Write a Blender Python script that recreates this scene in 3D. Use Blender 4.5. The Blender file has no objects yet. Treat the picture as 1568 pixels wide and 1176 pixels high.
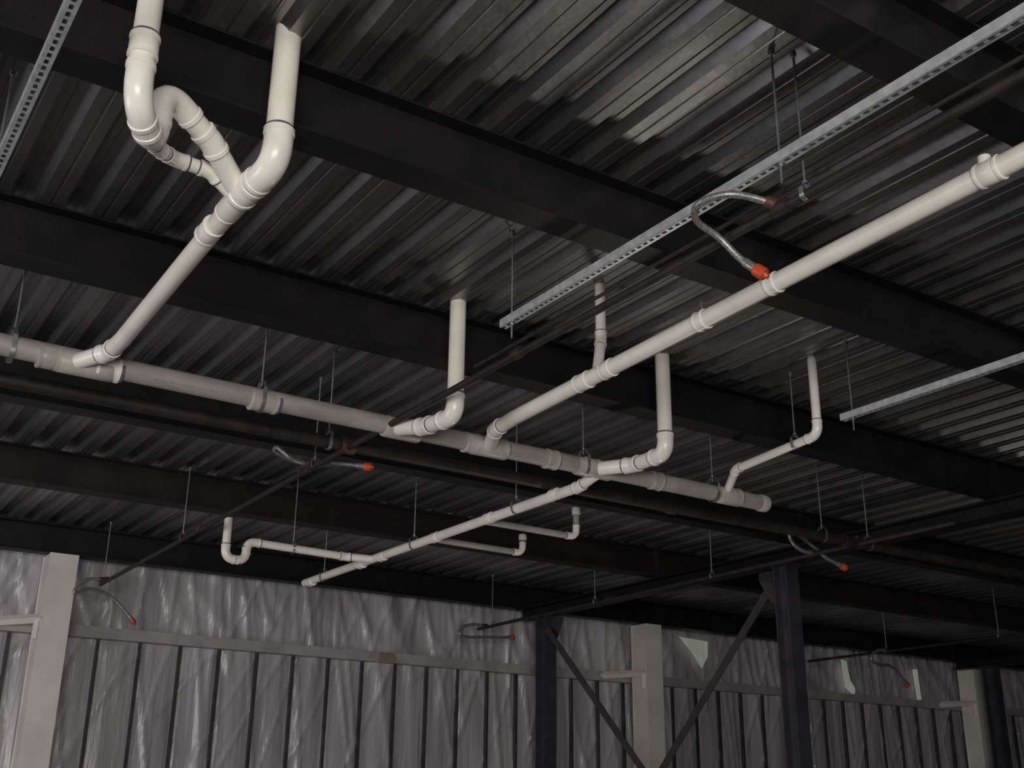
import bpy, bmesh, math, random
from mathutils import Vector, Matrix, noise
random.seed(7)
CZ=2.0
def V(x,y,z): return Vector((x,y,z+CZ))   # z given relative to eye height
# ---------------------------------------------------------------- materials
def mat(name,c1,c2=None,rough=.5,metal=0.,scale=4.,bump=0.,bscale=40.,stretch=(1,1,1),emit=None,rough2=None,lo=.35,hi=.65,spec=.5):
    m=bpy.data.materials.new(name); m.use_nodes=True
    nt=m.node_tree; p=nt.nodes['Principled BSDF']; L=nt.links
    p.inputs['Base Color'].default_value=(*c1,1); p.inputs['Roughness'].default_value=rough
    p.inputs['Metallic'].default_value=metal
    p.inputs['Specular IOR Level'].default_value=spec
    tc=nt.nodes.new('ShaderNodeTexCoord'); mp=nt.nodes.new('ShaderNodeMapping')
    mp.inputs['Scale'].default_value=stretch; L.new(tc.outputs['Object'],mp.inputs['Vector'])
    nz=nt.nodes.new('ShaderNodeTexNoise'); nz.inputs['Scale'].default_value=scale; nz.inputs['Detail'].default_value=6
    L.new(mp.outputs[0],nz.inputs['Vector'])
    cr=nt.nodes.new('ShaderNodeValToRGB'); cr.color_ramp.elements[0].position=lo; cr.color_ramp.elements[1].position=hi
    cr.color_ramp.elements[0].color=(*c1,1); cr.color_ramp.elements[1].color=(*(c2 or c1),1)
    L.new(nz.outputs['Fac'],cr.inputs['Fac']); L.new(cr.outputs[0],p.inputs['Base Color'])
    if rough2 is not None:
        mr=nt.nodes.new('ShaderNodeMapRange'); mr.inputs['From Min'].default_value=lo; mr.inputs['From Max'].default_value=hi
        mr.inputs['To Min'].default_value=rough; mr.inputs['To Max'].default_value=rough2
        L.new(nz.outputs['Fac'],mr.inputs['Value']); L.new(mr.outputs[0],p.inputs['Roughness'])
    if bump>0:
        n2=nt.nodes.new('ShaderNodeTexNoise'); n2.inputs['Scale'].default_value=bscale; n2.inputs['Detail'].default_value=4
        L.new(mp.outputs[0],n2.inputs['Vector'])
        bp=nt.nodes.new('ShaderNodeBump'); bp.inputs['Strength'].default_value=bump; bp.inputs['Distance'].default_value=.02
        L.new(n2.outputs['Fac'],bp.inputs['Height']); L.new(bp.outputs[0],p.inputs['Normal'])
    if emit:
        p.inputs['Emission Color'].default_value=(*emit[:3],1); p.inputs['Emission Strength'].default_value=emit[3]
    return m
PVC=mat('pvc_white',(.90,.86,.78),(.74,.69,.62),rough=.32,scale=5,lo=.45,hi=.85)
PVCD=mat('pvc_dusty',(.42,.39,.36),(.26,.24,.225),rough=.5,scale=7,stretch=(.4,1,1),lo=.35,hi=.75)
FIT=mat('pvc_fitting',(.94,.91,.84),(.83,.79,.72),rough=.26,scale=6)
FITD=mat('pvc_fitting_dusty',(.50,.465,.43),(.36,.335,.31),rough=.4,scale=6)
PURP=mat('pvc_primer_purple',(.10,.07,.14),(.2,.14,.2),rough=.5,scale=20)
STEEL=mat('beam_dark_primer',(.0085,.0078,.0088),(.014,.0125,.013),rough=.5,scale=3,bump=.1,spec=.25)
RUST=mat('beam_rusty_primer',(.026,.019,.017),(.014,.012,.012),rough=.6,scale=2.,bump=.1,spec=.3)
COLM=mat('column_grey_primer',(.052,.048,.060),(.034,.032,.040),rough=.5,scale=4)
BRC=mat('brace_primer',(.06,.052,.052),(.036,.032,.032),rough=.5,scale=4)
IRON=mat('sprinkler_black_iron',(.018,.0155,.015),(.034,.026,.023),rough=.55,scale=9,spec=.35)
RUSTY=mat('rusty_coupling',(.12,.04,.03),(.04,.02,.018),rough=.6,scale=20)
GALV=mat('galvanised_strut',(.78,.80,.82),(.56,.58,.60),rough=.42,metal=.5,scale=18)
ROD=mat('zinc_rod',(.42,.43,.45),(.3,.3,.31),rough=.4,metal=.8,scale=30)
HOSE=mat('braided_hose',(.42,.41,.40),(.2,.2,.2),rough=.4,metal=.6,scale=80)
RED=mat('red_cap',(.68,.085,.025),(.5,.06,.02),rough=.4,scale=20)
WHT=mat('column_white_paint',(.84,.79,.73),(.72,.67,.62),rough=.5,scale=2)
GIRT=mat('girt_grey_paint',(.46,.43,.42),(.34,.32,.31),rough=.5,scale=3)
STUD=mat('stud_dark',(.035,.033,.038),(.06,.055,.06),rough=.5,scale=5)
CONC=mat('concrete_floor',(.20,.19,.18),(.12,.115,.11),rough=.8,scale=1.2,bump=.2)
TAN=mat('cardboard_tan',(.30,.23,.16),(.24,.18,.13),rough=.7,scale=4)
INK=mat('pipe_print_ink',(.20,.19,.19),(.26,.24,.23),rough=.6,scale=30)
GLOW=mat('glowing_plastic',(.8,.8,.72),(.5,.52,.45),rough=.5,scale=8,stretch=(1,1,.3),emit=(.9,.95,.8,.12))  # self-emission stands in for daylight coming through the tears
# deck
def deckmat():
    m=bpy.data.materials.new('galvanised_deck'); m.use_nodes=True; nt=m.node_tree; L=nt.links; N=nt.nodes
    p=N['Principled BSDF']; p.inputs['Metallic'].default_value=.88
    tc=N.new('ShaderNodeTexCoord')
    mp=N.new('ShaderNodeMapping'); mp.inputs['Scale'].default_value=(1,.35,1); L.new(tc.outputs['Object'],mp.inputs['Vector'])
    n1=N.new('ShaderNodeTexNoise'); n1.inputs['Scale'].default_value=1.8; n1.inputs['Detail'].default_value=6; L.new(mp.outputs[0],n1.inputs['Vector'])
    n2=N.new('ShaderNodeTexVoronoi'); n2.inputs['Scale'].default_value=45; L.new(tc.outputs['Object'],n2.inputs['Vector'])
    # sheet to sheet variation
    sp=N.new('ShaderNodeSeparateXYZ'); L.new(tc.outputs['Object'],sp.inputs[0])
    dv=N.new('ShaderNodeMath'); dv.operation='DIVIDE'; dv.inputs[1].default_value=.915; L.new(sp.outputs[0],dv.inputs[0])
    fl=N.new('ShaderNodeMath'); fl.operation='FLOOR'; L.new(dv.outputs[0],fl.inputs[0])
    dy=N.new('ShaderNodeMath'); dy.operation='DIVIDE'; dy.inputs[1].default_value=4.4; L.new(sp.outputs[1],dy.inputs[0])
    fy=N.new('ShaderNodeMath'); fy.operation='FLOOR'; L.new(dy.outputs[0],fy.inputs[0])
    cb=N.new('ShaderNodeCombineXYZ'); L.new(fl.outputs[0],cb.inputs[0]); L.new(fy.outputs[0],cb.inputs[1])
    wn=N.new('ShaderNodeTexWhiteNoise'); L.new(cb.outputs[0],wn.inputs['Vector'])
    a=N.new('ShaderNodeMath'); a.operation='MULTIPLY'; a.inputs[1].default_value=.25; L.new(wn.outputs['Value'],a.inputs[0])
    b=N.new('ShaderNodeMath'); b.operation='ADD'; L.new(n1.outputs['Fac'],b.inputs[0]); L.new(a.outputs[0],b.inputs[1])
    c=N.new('ShaderNodeMath'); c.operation='MULTIPLY_ADD'; c.inputs[1].default_value=.12; L.new(n2.outputs['Distance'],c.inputs[0]); L.new(b.outputs[0],c.inputs[2])
    cr=N.new('ShaderNodeValToRGB'); cr.color_ramp.elements[0].position=.35; cr.color_ramp.elements[1].position=.9
    cr.color_ramp.elements[0].color=(.12,.12,.125,1); cr.color_ramp.elements[1].color=(.34,.33,.33,1)
    L.new(c.outputs[0],cr.inputs['Fac']); L.new(cr.outputs[0],p.inputs['Base Color'])
    mr=N.new('ShaderNodeMapRange'); mr.inputs['From Min'].default_value=.3; mr.inputs['From Max'].default_value=.9
    mr.inputs['To Min'].default_value=.46; mr.inputs['To Max'].default_value=.34
    L.new(b.outputs[0],mr.inputs['Value']); L.new(mr.outputs[0],p.inputs['Roughness'])
    n3=N.new('ShaderNodeTexNoise'); n3.inputs['Scale'].default_value=9; L.new(tc.outputs['Object'],n3.inputs['Vector'])
    bp=N.new('ShaderNodeBump'); bp.inputs['Strength'].default_value=.25; bp.inputs['Distance'].default_value=.01
    L.new(n3.outputs['Fac'],bp.inputs['Height']); L.new(bp.outputs[0],p.inputs['Normal'])
    return m
DECK=deckmat()
def wallmat():
    m=bpy.data.materials.new('vinyl_faced_insulation'); m.use_nodes=True; nt=m.node_tree; L=nt.links; N=nt.nodes
    p=N['Principled BSDF']; p.inputs['Roughness'].default_value=.40
    p.inputs['Coat Weight'].default_value=.5; p.inputs['Coat Roughness'].default_value=.22
    tc=N.new('ShaderNodeTexCoord')
    mp=N.new('ShaderNodeMapping'); mp.inputs['Scale'].default_value=(1,1,.25); L.new(tc.outputs['Object'],mp.inputs['Vector'])
    n1=N.new('ShaderNodeTexNoise'); n1.inputs['Scale'].default_value=1.4; n1.inputs['Detail'].default_value=4; L.new(mp.outputs[0],n1.inputs['Vector'])
    cr=N.new('ShaderNodeValToRGB'); cr.color_ramp.elements[0].position=.3; cr.color_ramp.elements[1].position=.7
    cr.color_ramp.elements[0].color=(.40,.38,.405,1); cr.color_ramp.elements[1].color=(.56,.535,.555,1)
    L.new(n1.outputs['Fac'],cr.inputs['Fac']); L.new(cr.outputs[0],p.inputs['Base Color'])
    m2=N.new('ShaderNodeMapping'); m2.inputs['Scale'].default_value=(1,1,.10); m2.inputs['Rotation'].default_value=(0,.04,0); L.new(tc.outputs['Object'],m2.inputs['Vector'])
    n3=N.new('ShaderNodeTexNoise'); n3.inputs['Scale'].default_value=7; n3.inputs['Detail'].default_value=4; n3.inputs['Distortion'].default_value=.5; L.new(m2.outputs[0],n3.inputs['Vector'])
    bp=N.new('ShaderNodeBump'); bp.inputs['Strength'].default_value=.6; bp.inputs['Distance'].default_value=.04
    L.new(n3.outputs['Fac'],bp.inputs['Height']); L.new(bp.outputs[0],p.inputs['Normal']); L.new(bp.outputs[0],p.inputs['Coat Normal'])
    return m
INS=wallmat()
# ---------------------------------------------------------------- mesh kit
class B:
    def __init__(s,*mats): s.bm=bmesh.new(); s.mats=list(mats)
    def mi(s,m):
        if m not in s.mats: s.mats.append(m)
        return s.mats.index(m)
    def finish(s,name,angle=35,parent=None):
        bmesh.ops.recalc_face_normals(s.bm,faces=s.bm.faces)
        me=bpy.data.meshes.new(name); s.bm.to_mesh(me); s.bm.free()
        for m in s.mats: me.materials.append(m)
        me.polygons.foreach_set('use_smooth',[True]*len(me.polygons))
        me.set_sharp_from_angle(angle=math.radians(angle))
        o=bpy.data.objects.new(name,me); bpy.context.collection.objects.link(o)
        if parent: o.parent=parent
        return o
    def tube(s,pts,r,m,n=20,caps=True):
        i=s.mi(m); bm=s.bm; pts=[Vector(p) for p in pts]
        rs=r if isinstance(r,(list,tuple)) else [r]*len(pts)
        tang=[]
        for k in range(len(pts)):
            a=pts[max(k-1,0)]; b=pts[min(k+1,len(pts)-1)]
            t=(b-a); tang.append(t.normalized() if t.length>1e-9 else (tang[-1] if tang else Vector((0,0,1))))
        t0=tang[0]; ref=Vector((0,0,1)) if abs(t0.z)<.9 else Vector((1,0,0))
        nv=t0.cross(ref).normalized(); rings=[]
        for k,p in enumerate(pts):
            t=tang[k]; nv=(nv-t*nv.dot(t)).normalized(); bv=t.cross(nv)
            rings.append([bm.verts.new(p+(nv*math.cos(2*math.pi*j/n)+bv*math.sin(2*math.pi*j/n))*rs[k]) for j in range(n)])
        for k in range(len(rings)-1):
            for j in range(n):
                f=bm.faces.new((rings[k][j],rings[k][(j+1)%n],rings[k+1][(j+1)%n],rings[k+1][j])); f.material_index=i
        if caps:
            for rg in (rings[0],rings[-1]):
                f=bm.faces.new(rg); f.material_index=i
    def sleeve(s,c,d,r,L,m,bev=.12):
        d=Vector(d).normalized(); c=Vector(c); e=L*bev
        s.tube([c-d*L/2,c-d*(L/2-.0005),c-d*(L/2-e),c+d*(L/2-e),c+d*(L/2-.0005),c+d*L/2],[r*.85,r*.94,r,r,r*.94,r*.85],m,n=22)
    def prism(s,poly,o,u,v,w,L,m):
        i=s.mi(m); o=Vector(o);u=Vector(u);v=Vector(v);w=Vector(w)
        a=[s.bm.verts.new(o+u*p+v*q) for p,q in poly]; b=[s.bm.verts.new(o+u*p+v*q+w*L) for p,q in poly]
        n=len(poly)
        for k in range(n):
            f=s.bm.faces.new((a[k],a[(k+1)%n],b[(k+1)%n],b[k])); f.material_index=i
        f=s.bm.faces.new(a); f.material_index=i
        f=s.bm.faces.new(b); f.material_index=i
    def box(s,x0,x1,y0,y1,z0,z1,m):
        s.prism([(x0,y0),(x1,y0),(x1,y1),(x0,y1)],(0,0,z0),(1,0,0),(0,1,0),(0,0,1),z1-z0,m)
def isec(w,d,tf=.014,tw=.012):
    h=w/2;t=tw/2
    return [(-h,0),(h,0),(h,tf),(t,tf),(t,d-tf),(h,d-tf),(h,d),(-h,d),(-h,d-tf),(-t,d-tf),(-t,tf),(-h,tf)]
def csec(w,d,t=.006,lip=.015):
    return [(0,0),(d,0),(d,lip),(d-t,lip),(d-t,t),(t,t),(t,w-t),(d-t,w-t),(d-t,w-lip),(d,w-lip),(d,w),(0,w)]
def fil(pts,rad,seg=8):
    pts=[Vector(p) for p in pts]; out=[pts[0]]; bends=[]
    for k in range(1,len(pts)-1):
        p=pts[k]; d1=(p-pts[k-1]); d2=(pts[k+1]-p); l1,l2=d1.length,d2.length; d1.normalize(); d2.normalize()
        ang=d1.angle(d2)
        t=min(rad*math.tan(ang/2),.48*l1,.48*l2)
        a=p-d1*t; c=p+d2*t; arc=[]
        for q in range(seg+1):
            u=q/seg; arc.append(a*(1-u)**2+p*2*u*(1-u)+c*u*u)
        out+=arc; bends.append((a,c,d1,d2,arc,ang))
    out.append(pts[-1]); return out,bends
def pipe(b,pts,r,m=PVC,fm=FIT,rad=None,fit=True,purple=True):
    rad=rad or r*2.2
    path,bends=fil(pts,rad)
    b.tube(path,r,m)
    if fit:
        for a,c,d1,d2,arc,ang in bends:
            if ang<.12: continue
            e=r*.75
            b.tube([a-d1*e]+arc+[c+d2*e],r*1.10,fm)
            b.sleeve(a-d1*e,d1,r*1.17,r*.5,fm); b.sleeve(c+d2*e,d2,r*1.17,r*.5,fm)
            if purple:
                b.sleeve(a-d1*(e+r*.36),d1,r*1.035,r*.28,PURP); b.sleeve(c+d2*(e+r*.36),d2,r*1.035,r*.28,PURP)
def coup(b,c,d,r,m=FIT,L=None,purple=False):
    L=L or r*2.2; d=Vector(d).normalized(); c=Vector(c)
    b.sleeve(c,d,r*1.11,L,m,.06)
    b.sleeve(c-d*L*.42,d,r*1.16,r*.35,m); b.sleeve(c+d*L*.42,d,r*1.16,r*.35,m)
    if purple: b.sleeve(c+d*(L*.5+r*.1),d,r*1.04,r*.4,PURP)
def hanger(name,x,y,z,r,ztop=3.379,axis='X'):
    b=B(ROD); d=Vector((1,0,0)) if axis=='X' else Vector((0,1,0)); s=Vector((0,1,0)) if axis=='X' else Vector((1,0,0))
    c=V(x,y,z); path=[]
    R=r*1.1+.004
    for k in range(17):
        t=math.pi*(k/16); path.append(c+s*math.cos(t)*R-Vector((0,0,1))*math.sin(t)*R)
    path=[c+s*R*.35+Vector((0,0,R*1.75)),c+s*R+Vector((0,0,R*1.0))]+path+[c-s*R+Vector((0,0,R*1.0)),c-s*R*.35+Vector((0,0,R*1.75)),c+s*R*.35+Vector((0,0,R*1.75))]
    i=b.mi(ROD)
    vs=[(b.bm.verts.new(p-d*.014),b.bm.verts.new(p+d*.014)) for p in path]
    for k in range(len(vs)-1):
        b.bm.faces.new((vs[k][0],vs[k][1],vs[k+1][1],vs[k+1][0]))
    zt=V(0,0,ztop).z
    b.tube([c+Vector((0,0,R*1.3)),Vector((x,y,zt))],.006,ROD,n=8)
    b.tube([c+Vector((0,0,R*1.75)),c+Vector((0,0,R*1.75+.014))],.013,ROD,n=6)
    b.tube([Vector((x,y,zt-.03)),Vector((x,y,zt))],.016,ROD,n=6)
    return b.finish(name)
# ---------------------------------------------------------------- ceiling deck
DZ=3.38; RT=DZ+.065
b=B(DECK,CONC)
P=.305; x=-9.15; prof=[]
while x<32:
    prof+=[(x,0),(x+.058,0),(x+.063,.008),(x+.074,.008),(x+.079,0),(x+.137,0),(x+.175,.055),(x+.210,.055),(x+.216,.049),(x+.227,.049),(x+.233,.055),(x+.267,.055)]
    x+=P
prof.append((x,0))
y0,y1=-6,16.3
prev=None
for px,pz in prof:
    cur=(b.bm.verts.new(V(px,y0,DZ+pz)),b.bm.verts.new(V(px,y1,DZ+pz)))
    if prev: b.bm.faces.new((prev[0],cur[0],cur[1],prev[1]))
    prev=cur
b.box(-9.15,x,y0,y1,V(0,0,DZ+.07).z,V(0,0,DZ+.2).z,CONC)
b.finish('ceiling',angle=20)
# ---------------------------------------------------------------- beams
BC=[(.55,STEEL),(2.53,STEEL),(4.52,STEEL),(6.70,STEEL),(9.35,STEEL),(12.0,RUST),(15.48,STEEL)]
for yc,m in BC:
    b=B(m); w=.2
    b.prism(isec(w,.376),V(-9,yc,3.0),(0,1,0),(0,0,1),(1,0,0),40,m)
    for gx in (.45,10.42,21.6):
        for sgn in (-1,1):
            b.box(gx-.17,gx-.155,min(yc+sgn*.006,yc+sgn*.095),max(yc+sgn*.006,yc+sgn*.095),V(0,0,3.016).z,V(0,0,3.36).z,m)
    b.finish('steel_beam')
for gx in (10.42,21.6):
    b=B(STEEL); b.prism(isec(.26,.17,.02,.014),V(gx,-6,2.828),(1,0,0),(0,0,1),(0,1,0),21.5,STEEL)
    b.finish('steel_girder')
# ---------------------------------------------------------------- interior columns + braces
def column(name,x,y,m,w,d,top):
    b=B(m); u,v=(1,0,0),(0,1,0)
    b.prism([(p,q-d/2) for p,q in isec(w,d,.018,.012)],(x,y,0.02),u,v,(0,0,1),V(0,0,top).z-.02,m)
    b.box(x-.2,x+.2,y-.2,y+.2,0,.025,m)
    b.box(x-.14,x+.14,y-.16,y+.16,V(0,0,top-.02).z,V(0,0,top).z,m)
    for k in (-1,1):
        for j in (-1,1): b.tube([(x+k*.16,y+j*.16,.02),(x+k*.16,y+j*.16,.07)],.014,m,n=6)
    return b.finish(name)
column('steel_column',10.42,14.84,COLM,.23,.24,2.826)
column('steel_column',10.42,9.73,COLM,.21,.22,2.826)
column('steel_column',21.6,14.7,COLM,.24,.26,2.826)
column('steel_column',21.6,9.73,COLM,.21,.22,2.826)
b=B(BRC)
def brace(p,q,w=.11):
    p=Vector(p);q=Vector(q); d=(q-p); L=d.length; d.normalize(); n=Vector((1,0,0)); u=d.cross(n).normalized()
    b.prism([(-w/2,-w/2),(w/2,-w/2),(w/2,-w/2+.01),(-w/2+.01,-w/2+.01),(-w/2+.01,w/2),(-w/2,w/2)],p,u,n,d,L,BRC)
brace(V(10.36,14.66,2.60),V(10.36,9.98,-1.86)); brace(V(10.48,9.93,2.66),V(10.48,14.60,-1.88))
for yy,s in ((14.70,-1),(9.87,1)):
    for zz,k in ((2.78,-1),(-1.97,1)):
        b.prism([(0,0),(s*.30,0),(s*.30,k*.10),(s*.12,k*.40),(0,k*.40)],V(10.41,yy,zz),(0,1,0),(0,0,1),(1,0,0),.018,BRC)
b.box(10.36,10.48,12.22,12.38,V(0,0,.30).z,V(0,0,.48).z,BRC)
b.finish('cross_brace')
# ---------------------------------------------------------------- far wall
WY=15.98; SP=.56
b=B(INS)
nx=1100; nz=100; X0=-9; X1=31; Z1=V(0,0,3.36).z; GZ=CZ+2.05
grid=[]
for i in range(nx+1):
    col=[]
    for j in range(nz+1):
        xx=X0+(X1-X0)*i/nx; zz=Z1*j/nz
        d=noise.noise(Vector((xx*1.3,zz*.45,1)))*.05+noise.noise(Vector((xx*6+zz*.4,zz*.5,5)))*.018
        rd=1-abs(noise.noise(Vector((xx*2.6+zz*.35,zz*.22,21))))*2   # ridged folds
        d-=max(0,rd-.84)*.20
        rd=1-abs(noise.noise(Vector((xx*1.6-zz*.7,zz*.25,33))))*2
        d-=max(0,rd-.9)*.26
        if zz<GZ:
            ph=((xx+9)/SP)%1; d+=-.035*math.sin(math.pi*ph)**.6+.03
        else:
            d+=abs(noise.noise(Vector((xx*1.6+zz*1.2,zz*.6,9))))*.07
        col.append(b.bm.verts.new((xx,WY+d,zz)))
    grid.append(col)
for i in range(nx):
    for j in range(nz): b.bm.faces.new((grid[i][j],grid[i+1][j],grid[i+1][j+1],grid[i][j+1]))
b.box(X0,X1,WY+.14,WY+.2,0,Z1,STUD)
b.finish('wall_far',angle=80)
b=B(STUD)
xx=-9.0
while xx<31:
    b.prism(csec(.036,.07,.004,.010),(xx-.018,WY-.055,0.01),(0,1,0),(1,0,0),(0,0,1),V(0,0,2.03).z-.01,STUD); xx+=SP
b.finish('wall_stud_framing')
b=B(GIRT)
b.prism([(0,0),(.2,0),(.2,.03),(.192,.03),(.192,.008),(.008,.008),(.008,.14),(.192,.14),(.192,.12),(.2,.12),(.2,.148),(0,.148)],V(-9,WY-.17,2.03),(0,1,0),(0,0,1),(1,0,0),40,GIRT)
b.finish('trim_1')
for cx in (-6.9,3.16,13.02,22.05):
    b=B(WHT)
    b.prism([(p,q) for p,q in isec(.36,.40,.02,.014)],(cx,15.3,0.02),(1,0,0),(0,1,0),(0,0,1),V(0,0,2.99).z-.02,WHT)
    b.box(cx-.17,cx-.166,15.31,15.69,.02,V(0,0,2.99).z,WHT)
    b.box(cx-.22,cx+.22,15.26,15.74,0,.025,WHT)
    b.tube([V(cx-.14,15.33,2.16),V(cx-.75,15.85,2.12)],.06,WHT,n=4)
    b.tube([V(cx-.19,15.37,2.14),V(cx-.19,15.37,1.90)],.045,WHT,n=4)
    b.finish('wall_column')
b=B(TAN); b.prism([(0,0),(.26,.0),(.28,.1),(.25,.16),(.01,.15)],V(8.0,WY-.19,2.02),(1,0,0),(0,0,1),(0,1,0),.018,TAN); b.finish('girt_splice_board')
# torn insulation flaps; daylight through them is imitated by emissive plastic
def tear(poly,y):
    b=B(GLOW)
    b.prism(poly,(0,y,CZ),(1,0,0),(0,0,1),(0,1,0),.012,GLOW); b.finish('torn_insulation_flap')
tear([(14.1,2.93),(14.8,2.9),(14.78,2.62),(14.62,2.4),(14.42,2.65)],WY-.12)
tear([(18.4,2.85),(18.55,2.82),(18.62,2.45),(18.74,2.3),(18.7,2.15),(18.45,2.3)],WY-.12)
tear([(20.6,2.8),(20.75,2.82),(20.78,2.2),(20.65,2.15)],WY-.12)
tear([(22.5,2.8),(22.65,2.78),(22.8,2.35),(22.6,2.2)],WY-.12)
# other walls / floor
b=B(CONC); b.box(-9.15,31.3,-6,16.3,-.15,0,CONC); b.finish('floor')
b=B(STUD); 
b.prism([(-6+k*.1,0 if k%4<2 else .03) for k in range(0,220)]+[(16.2,.1),(-6,.1)],(31.2,0,0),(0,1,0),(1,0,0),(0,0,1),Z1,STUD)
b.finish('wall_right')
# ---------------------------------------------------------------- main drain
EX=Vector((1,0,0)); EY=Vector((0,1,0)); EZ=Vector((0,0,1))
MY=7.13; MZ=2.6; MR=.07
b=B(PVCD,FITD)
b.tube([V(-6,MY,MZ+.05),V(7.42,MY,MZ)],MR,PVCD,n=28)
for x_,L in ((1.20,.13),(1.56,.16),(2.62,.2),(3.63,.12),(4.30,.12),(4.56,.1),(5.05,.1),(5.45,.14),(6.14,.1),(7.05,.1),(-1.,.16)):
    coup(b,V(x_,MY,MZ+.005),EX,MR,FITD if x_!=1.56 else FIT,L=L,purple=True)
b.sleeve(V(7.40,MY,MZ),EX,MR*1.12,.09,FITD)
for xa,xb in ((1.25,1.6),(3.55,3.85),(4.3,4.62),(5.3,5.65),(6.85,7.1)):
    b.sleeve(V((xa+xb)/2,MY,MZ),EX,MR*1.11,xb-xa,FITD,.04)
def printing(b,x0,x1,axis,cx,cy,cz,r,ang):
    t=x0
    while t<x1:
        w=random.uniform(.005,.010)
        if random.random()<.6:
            n=Vector((0,math.cos(ang),math.sin(ang))) if axis=='X' else Vector((math.cos(ang),0,math.sin(ang)))
            d=EX if axis=='X' else EY; s=n.cross(d)
            c=V(t,cy,cz)+n*(r*1.006)
            hh=.004
            f=b.bm.faces.new([b.bm.verts.new(c+d*i_*w/2+s*j_*hh) for i_,j_ in ((-1,-1),(1,-1),(1,1),(-1,1))]); f.material_index=b.mi(INK)
        t+=w+.006
printing(b,1.85,2.35,'X',0,MY,MZ+.02,MR+.001,math.radians(215))
b.finish('drain_main_pipe')
# left branch with double wye
r=.052
b=B(PVC,FIT)
pipe(b,[V(1.36,7.1,MZ),V(1.50,6.86,2.62),V(1.51,6.6,2.62),V(1.508,4.72,2.68)],r,rad=.1)
coup(b,V(1.50,5.05,2.672),EY,r,L=.14); coup(b,V(1.508,4.80,2.68),EY,r,L=.1)
R1=.062
pipe(b,[V(1.508,4.80,2.68),V(1.51,4.58,2.68),V(1.545,4.32,2.70),V(1.545,4.32,RT)],R1,rad=.13,fm=FIT)
b.finish('drain_branch_pipe')
b=B(PVC,FIT)
pipe(b,[V(.85,4.06,RT),V(.85,4.06,2.61),V(1.0,4.30,2.58),V(1.0,4.30,2.90),V(1.28,4.46,2.80),V(1.50,4.64,2.69)],.052,rad=.16,purple=False)
coup(b,V(.85,4.06,2.88),EZ,.054,L=.1,purple=True)
pipe(b,[V(1.0,4.36,2.66),V(1.06,4.52,2.72),V(1.17,4.61,2.745),V(1.34,4.62,2.745),V(1.48,4.68,2.69)],.034,rad=.08)
b.finish('drain_trap')
# riser C
b=B(PVC,FIT)
pipe(b,[V(3.745,6.43,RT),V(3.745,6.43,2.52),V(3.72,6.80,2.54),V(3.64,7.12,2.6)],.058,rad=.1)
b.finish('drain_riser_pipe')
# P2 long branch
r=.053
b=B(PVC,FIT)
pipe(b,[V(4.46,7.12,2.6),V(4.27,6.72,2.605),V(4.25,6.45,2.615),V(4.25,.6,2.76)],r,rad=.12)
def p2z(y): return 2.615+(6.45-y)*.0248
for yy,L in ((5.62,.13),(5.36,.1),(4.47,.07),(3.90,.06),(2.56,.12)):
    coup(b,V(4.25,yy,p2z(yy)),EY,r,L=L)
pipe(b,[V(4.40,5.62,RT),V(4.40,5.62,2.97),V(4.27,5.50,2.66)],.036,rad=.09)
b.tube([V(4.25,4.47,2.68),V(4.25,4.47,2.78)],.012,ROD,n=8)
b.tube([V(4.25,2.58,2.72),V(4.25,2.58,2.80)],.03,FIT,n=16)
b.finish('drain_branch_pipe')
# riser E
b=B(PVC,FIT)
pipe(b,[V(5.61,6.38,RT),V(5.61,6.38,2.57),V(5.63,6.80,2.58),V(5.5,7.12,2.6)],.058,rad=.1)
b.finish('drain_riser_pipe')
b=B(PVC,FIT)
pipe(b,[V(6.69,5.80,RT),V(6.69,5.80,2.77),V(6.75,6.78,2.73),V(6.93,7.08,2.64)],.036,rad=.09)
b.finish('drain_riser_pipe')
# P3 lower branch
b=B(PVC,FIT); r=.045
pipe(b,[V(5.5,7.13,2.55),V(5.5,7.35,2.50),V(5.5,12.95,2.525)],r,rad=.1)
for yy in (7.7,8.75,9.75,10.9,11.4,12.75): coup(b,V(5.5,yy,2.508),EY,r,L=.1)
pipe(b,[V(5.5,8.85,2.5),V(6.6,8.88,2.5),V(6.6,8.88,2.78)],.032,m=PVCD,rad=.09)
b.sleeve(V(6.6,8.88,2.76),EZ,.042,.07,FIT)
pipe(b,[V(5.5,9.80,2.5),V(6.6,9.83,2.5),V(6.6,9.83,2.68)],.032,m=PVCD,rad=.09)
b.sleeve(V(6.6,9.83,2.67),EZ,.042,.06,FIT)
pipe(b,[V(5.5,11.1,2.51),V(5.2,11.2,2.52),V(4.09,11.22,2.545),V(4.09,11.22,2.34),V(3.87,11.22,2.34),V(3.87,11.22,2.76)],.042,rad=.105)
b.finish('drain_branch_pipe')
# ---------------------------------------------------------------- sprinkler piping
SZ=2.61
b=B(IRON,RUSTY); b.tube([V(-9,7.8,2.64),V(30,7.8,2.60)],.05,IRON,n=20)
for xx in (-3,.6,3.58,6.9,9.3,12.4): b.sleeve(V(xx,7.8,2.62),EX,.062,.12,RUSTY if xx==3.58 else IRON)
b.finish('sprinkler_main_pipe')
for sx,ya,yb,cps in ((3.575,.2,14.95,(3.2,5.4,8.45,11.2,14.7)),(9.45,6.6,15.3,(8.4,12.0,15.1)),(16.5,7.8,15.0,(10,13.2))):
    b=B(IRON,RUSTY); b.tube([V(sx,ya,SZ),V(sx,yb,SZ-.02)],.024,IRON,n=14)
    for c in cps:
        b.sleeve(V(sx,c,SZ),EY,.036,.09,RUSTY if c in(11.2,) else IRON)
    b.tube([V(sx,7.8,SZ),V(sx,7.8,SZ+.08)],.03,IRON,n=10)
    b.finish('sprinkler_branch_pipe')
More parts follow.
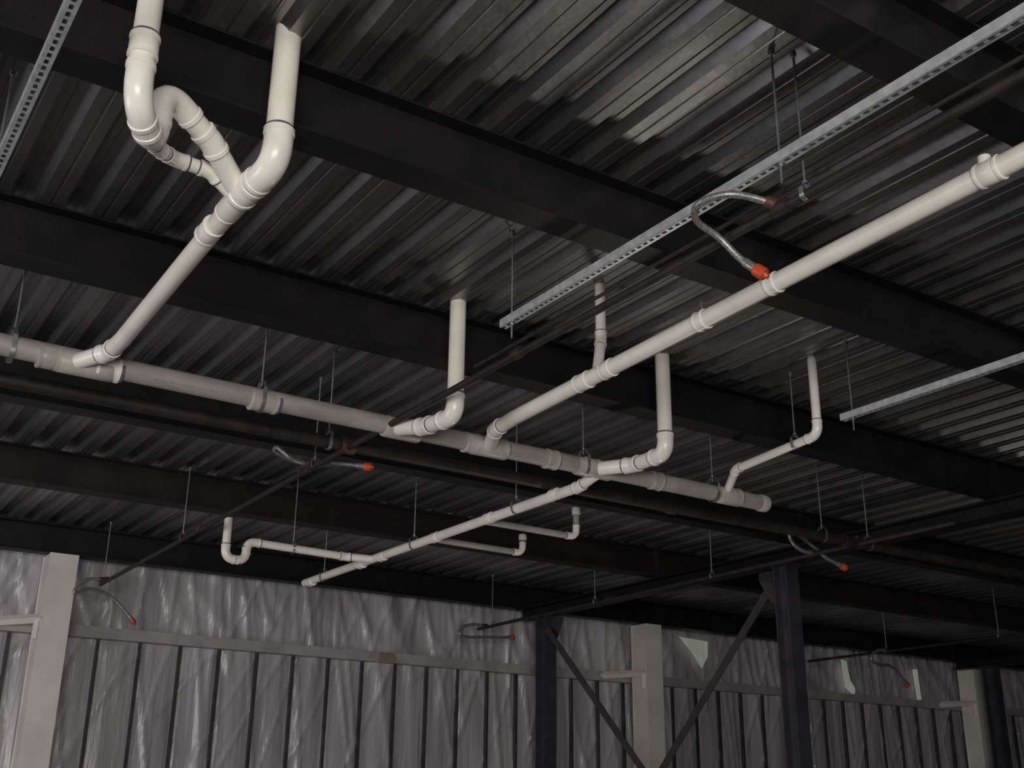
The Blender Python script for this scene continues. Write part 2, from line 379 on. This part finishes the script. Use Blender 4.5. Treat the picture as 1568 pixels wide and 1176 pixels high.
b=B(IRON); b.tube([V(3.64,.2,2.73),V(3.64,6.0,2.73)],.011,IRON,n=10); b.sleeve(V(3.64,3,2.73),EY,.016,.08,IRON); b.finish('electrical_conduit')
def cat(pts,seg=8):
    pts=[Vector(p) for p in pts]; P_=[pts[0]*2-pts[1]]+pts+[pts[-1]*2-pts[-2]]; out=[]
    for k in range(1,len(P_)-2):
        p0,p1,p2,p3=P_[k-1:k+3]
        for q in range(seg):
            t=q/seg; out.append(.5*((2*p1)+(p2-p0)*t+(2*p0-5*p1+4*p2-p3)*t*t+(3*p1-p0-3*p2+p3)*t**3))
    out.append(pts[-1]); return out
def hose(pts,r=.017):
    b=B(HOSE,RED,IRON); c=cat([V(*p) for p in pts],10)
    rs=[r*(1.0+.06*(k%2)) for k in range(len(c))]
    b.tube(c,rs,HOSE,n=12)
    d=(c[-1]-c[-4]).normalized()
    b.sleeve(c[-1],d,r*1.35,.08,HOSE); b.sleeve(c[-1]+d*.06,d,r*1.9,.06,RED)
    b.tube([c[-1]+d*.085,c[-1]+d*.11],[r*1.3,r*.6],RED,n=12)
    d0=(c[3]-c[0]).normalized(); b.sleeve(c[0]+d0*.03,d0,r*1.7,.07,RUSTY)
    b.finish('flexible_sprinkler_drop')
hose([(3.575,3.22,2.63),(3.47,3.27,2.66),(3.36,3.33,2.67),(3.30,3.45,2.66),(3.36,3.54,2.63),(3.50,3.54,2.58),(3.59,3.50,2.48),(3.62,3.46,2.43)],.017)
hose([(3.575,8.46,2.63),(3.48,8.46,2.63),(3.36,8.42,2.64),(3.27,8.46,2.72),(3.32,8.6,2.72),(3.6,8.6,2.66),(3.75,8.35,2.64),(3.90,8.2,2.61)],.018)
hose([(3.575,14.8,2.62),(3.42,14.8,2.62),(3.28,14.8,2.54),(3.24,14.8,2.42),(3.42,14.85,2.50),(3.68,14.9,2.45),(3.88,14.9,2.30),(3.98,14.9,2.20)],.02)
hose([(9.45,8.4,2.62),(9.3,8.4,2.62),(9.15,8.4,2.68),(9.1,8.4,2.78),(9.2,8.4,2.80),(9.4,8.38,2.70),(9.6,8.36,2.58),(9.8,8.35,2.52)],.02)
hose([(9.45,15.1,2.6),(9.25,15.1,2.62),(9.05,15.1,2.56),(9.0,15.1,2.44),(9.2,15.1,2.42),(9.4,15.1,2.44),(9.7,15.1,2.46),(9.9,15.1,2.48)],.022)
hose([(16.5,13.2,2.6),(16.3,13.2,2.6),(16.1,13.2,2.5),(16.1,13.2,2.4),(16.3,13.2,2.35),(16.55,13.2,2.35),(16.8,13.2,2.2),(16.9,13.2,2.1)],.025)
# ---------------------------------------------------------------- struts
def strut(x,ya,yb,z,w=.05):
    b=B(GALV); bm=b.bm; hw=w/2; sw=.009
    per=.05; n=int((yb-ya)/per); ya=yb-n*per
    def q(*ps): bm.faces.new([bm.verts.new(V(*p)) for p in ps])
    q((x-hw,ya,z),(x-sw,ya,z),(x-sw,yb,z),(x-hw,yb,z)); q((x+hw,ya,z),(x+sw,ya,z),(x+sw,yb,z),(x+hw,yb,z))
    for k in range(n):
        y=ya+k*per; q((x-sw,y,z),(x+sw,y,z),(x+sw,y+.02,z),(x-sw,y+.02,z))
    for s in (-1,1):
        q((x+s*hw,ya,z),(x+s*hw,yb,z),(x+s*hw,yb,z+w),(x+s*hw,ya,z+w))
        q((x+s*(hw-.003),ya,z+.002),(x+s*(hw-.003),yb,z+.002),(x+s*(hw-.003),yb,z+w),(x+s*(hw-.003),ya,z+w))
        q((x+s*hw,ya,z+w),(x+s*hw,yb,z+w),(x+s*(hw-.012),yb,z+w),(x+s*(hw-.012),ya,z+w))
    bmesh.ops.remove_doubles(bm,verts=bm.verts,dist=.0004)
    o=b.finish('strut_channel')
    for yy in [yb-.10]+[v for v in (3.1,1.2)]:
        h=B(ROD); h.tube([V(x,yy,z-.1),V(x,yy,DZ-.002)],.006,ROD,n=8)
        h.tube([V(x,yy,z-.016),V(x,yy,z-.004)],.013,ROD,n=6); h.prism([(-.02,-.02),(.02,-.02),(.02,.02),(-.02,.02)],V(x,yy,z-.004),(1,0,0),(0,1,0),(0,0,1),.004,ROD)
        h.tube([V(x,yy,DZ-.03),V(x,yy,DZ-.001)],.016,ROD,n=8)
        h.finish('threaded_rod',parent=o)
strut(.52,.2,5.42,2.76); strut(3.48,.2,5.42,2.76); strut(6.56,.2,5.44,2.76)
# hangers
for x_ in (-2,.98,2.60,5.38,6.80): hanger('pipe_hanger',x_,MY,MZ,MR)
for x_ in (-1.4,3.42,8.93,9.63): hanger('pipe_hanger',x_,7.8,2.62,.05)
for y_ in (3.05,8.4,11.75,14.85): hanger('pipe_hanger',3.575,y_,SZ,.024,axis='Y')
for y_ in (12.3,14.9,10): hanger('pipe_hanger',9.45,y_,SZ,.024,axis='Y')
for y_ in (8.3,10.2,12.4): hanger('pipe_hanger',5.5,y_,2.51,.045,axis='Y')
for y_ in (11.0,13.2): hanger('pipe_hanger',16.5,y_,SZ,.024,axis='Y')
hanger('pipe_hanger',6.70,6.05,2.76,.036,axis='Y')
hanger('pipe_hanger',4.6,11.22,2.53,.042)
# ---------------------------------------------------------------- lights
def area(name,loc,to,sx,sy,e,c):
    l=bpy.data.lights.new(name,'AREA'); l.shape='RECTANGLE'; l.size=sx; l.size_y=sy; l.energy=e; l.color=c
    o=bpy.data.objects.new(name,l); bpy.context.collection.objects.link(o); o.location=loc
    o.rotation_euler=(Vector(to)-Vector(loc)).to_track_quat('-Z','Y').to_euler(); return o
area('loading_door_daylight',(-3,-5.5,2.1),(4,6,4.9),7,3,900,(1,.965,.91))
area('side_opening_daylight',(-8.5,9,2.1),(9,15.9,3.0),6,3.2,380,(.96,.94,1))
area('added_deck_streak_light',(7.45,8.7,.4),(6.0,7.0,5.4),.6,.6,30,(1,.94,.84))  # added lamp below view, put in to streak the deck with highlights
w=bpy.data.worlds.new('World'); bpy.context.scene.world=w; w.use_nodes=True
w.node_tree.nodes['Background'].inputs[0].default_value=(.82,.87,1,1); w.node_tree.nodes['Background'].inputs[1].default_value=.05
bpy.context.scene.view_settings.view_transform='Standard'
# ---------------------------------------------------------------- camera
f=1739.; Xc=Vector((2823,680,f)).normalized(); Yc=Vector((-1223,632,f)).normalized(); Zc=Xc.cross(Yc).normalized(); Yc=Zc.cross(Xc)
M=Matrix(((Xc.x,-Xc.y,-Xc.z),(Yc.x,-Yc.y,-Yc.z),(Zc.x,-Zc.y,-Zc.z))).to_4x4()
cam=bpy.data.cameras.new('camera'); co=bpy.data.objects.new('camera',cam); bpy.context.collection.objects.link(co)
cam.sensor_width=36; cam.lens=36*f/1568; M.translation=(0,0,CZ); co.matrix_world=M
bpy.context.scene.camera=co
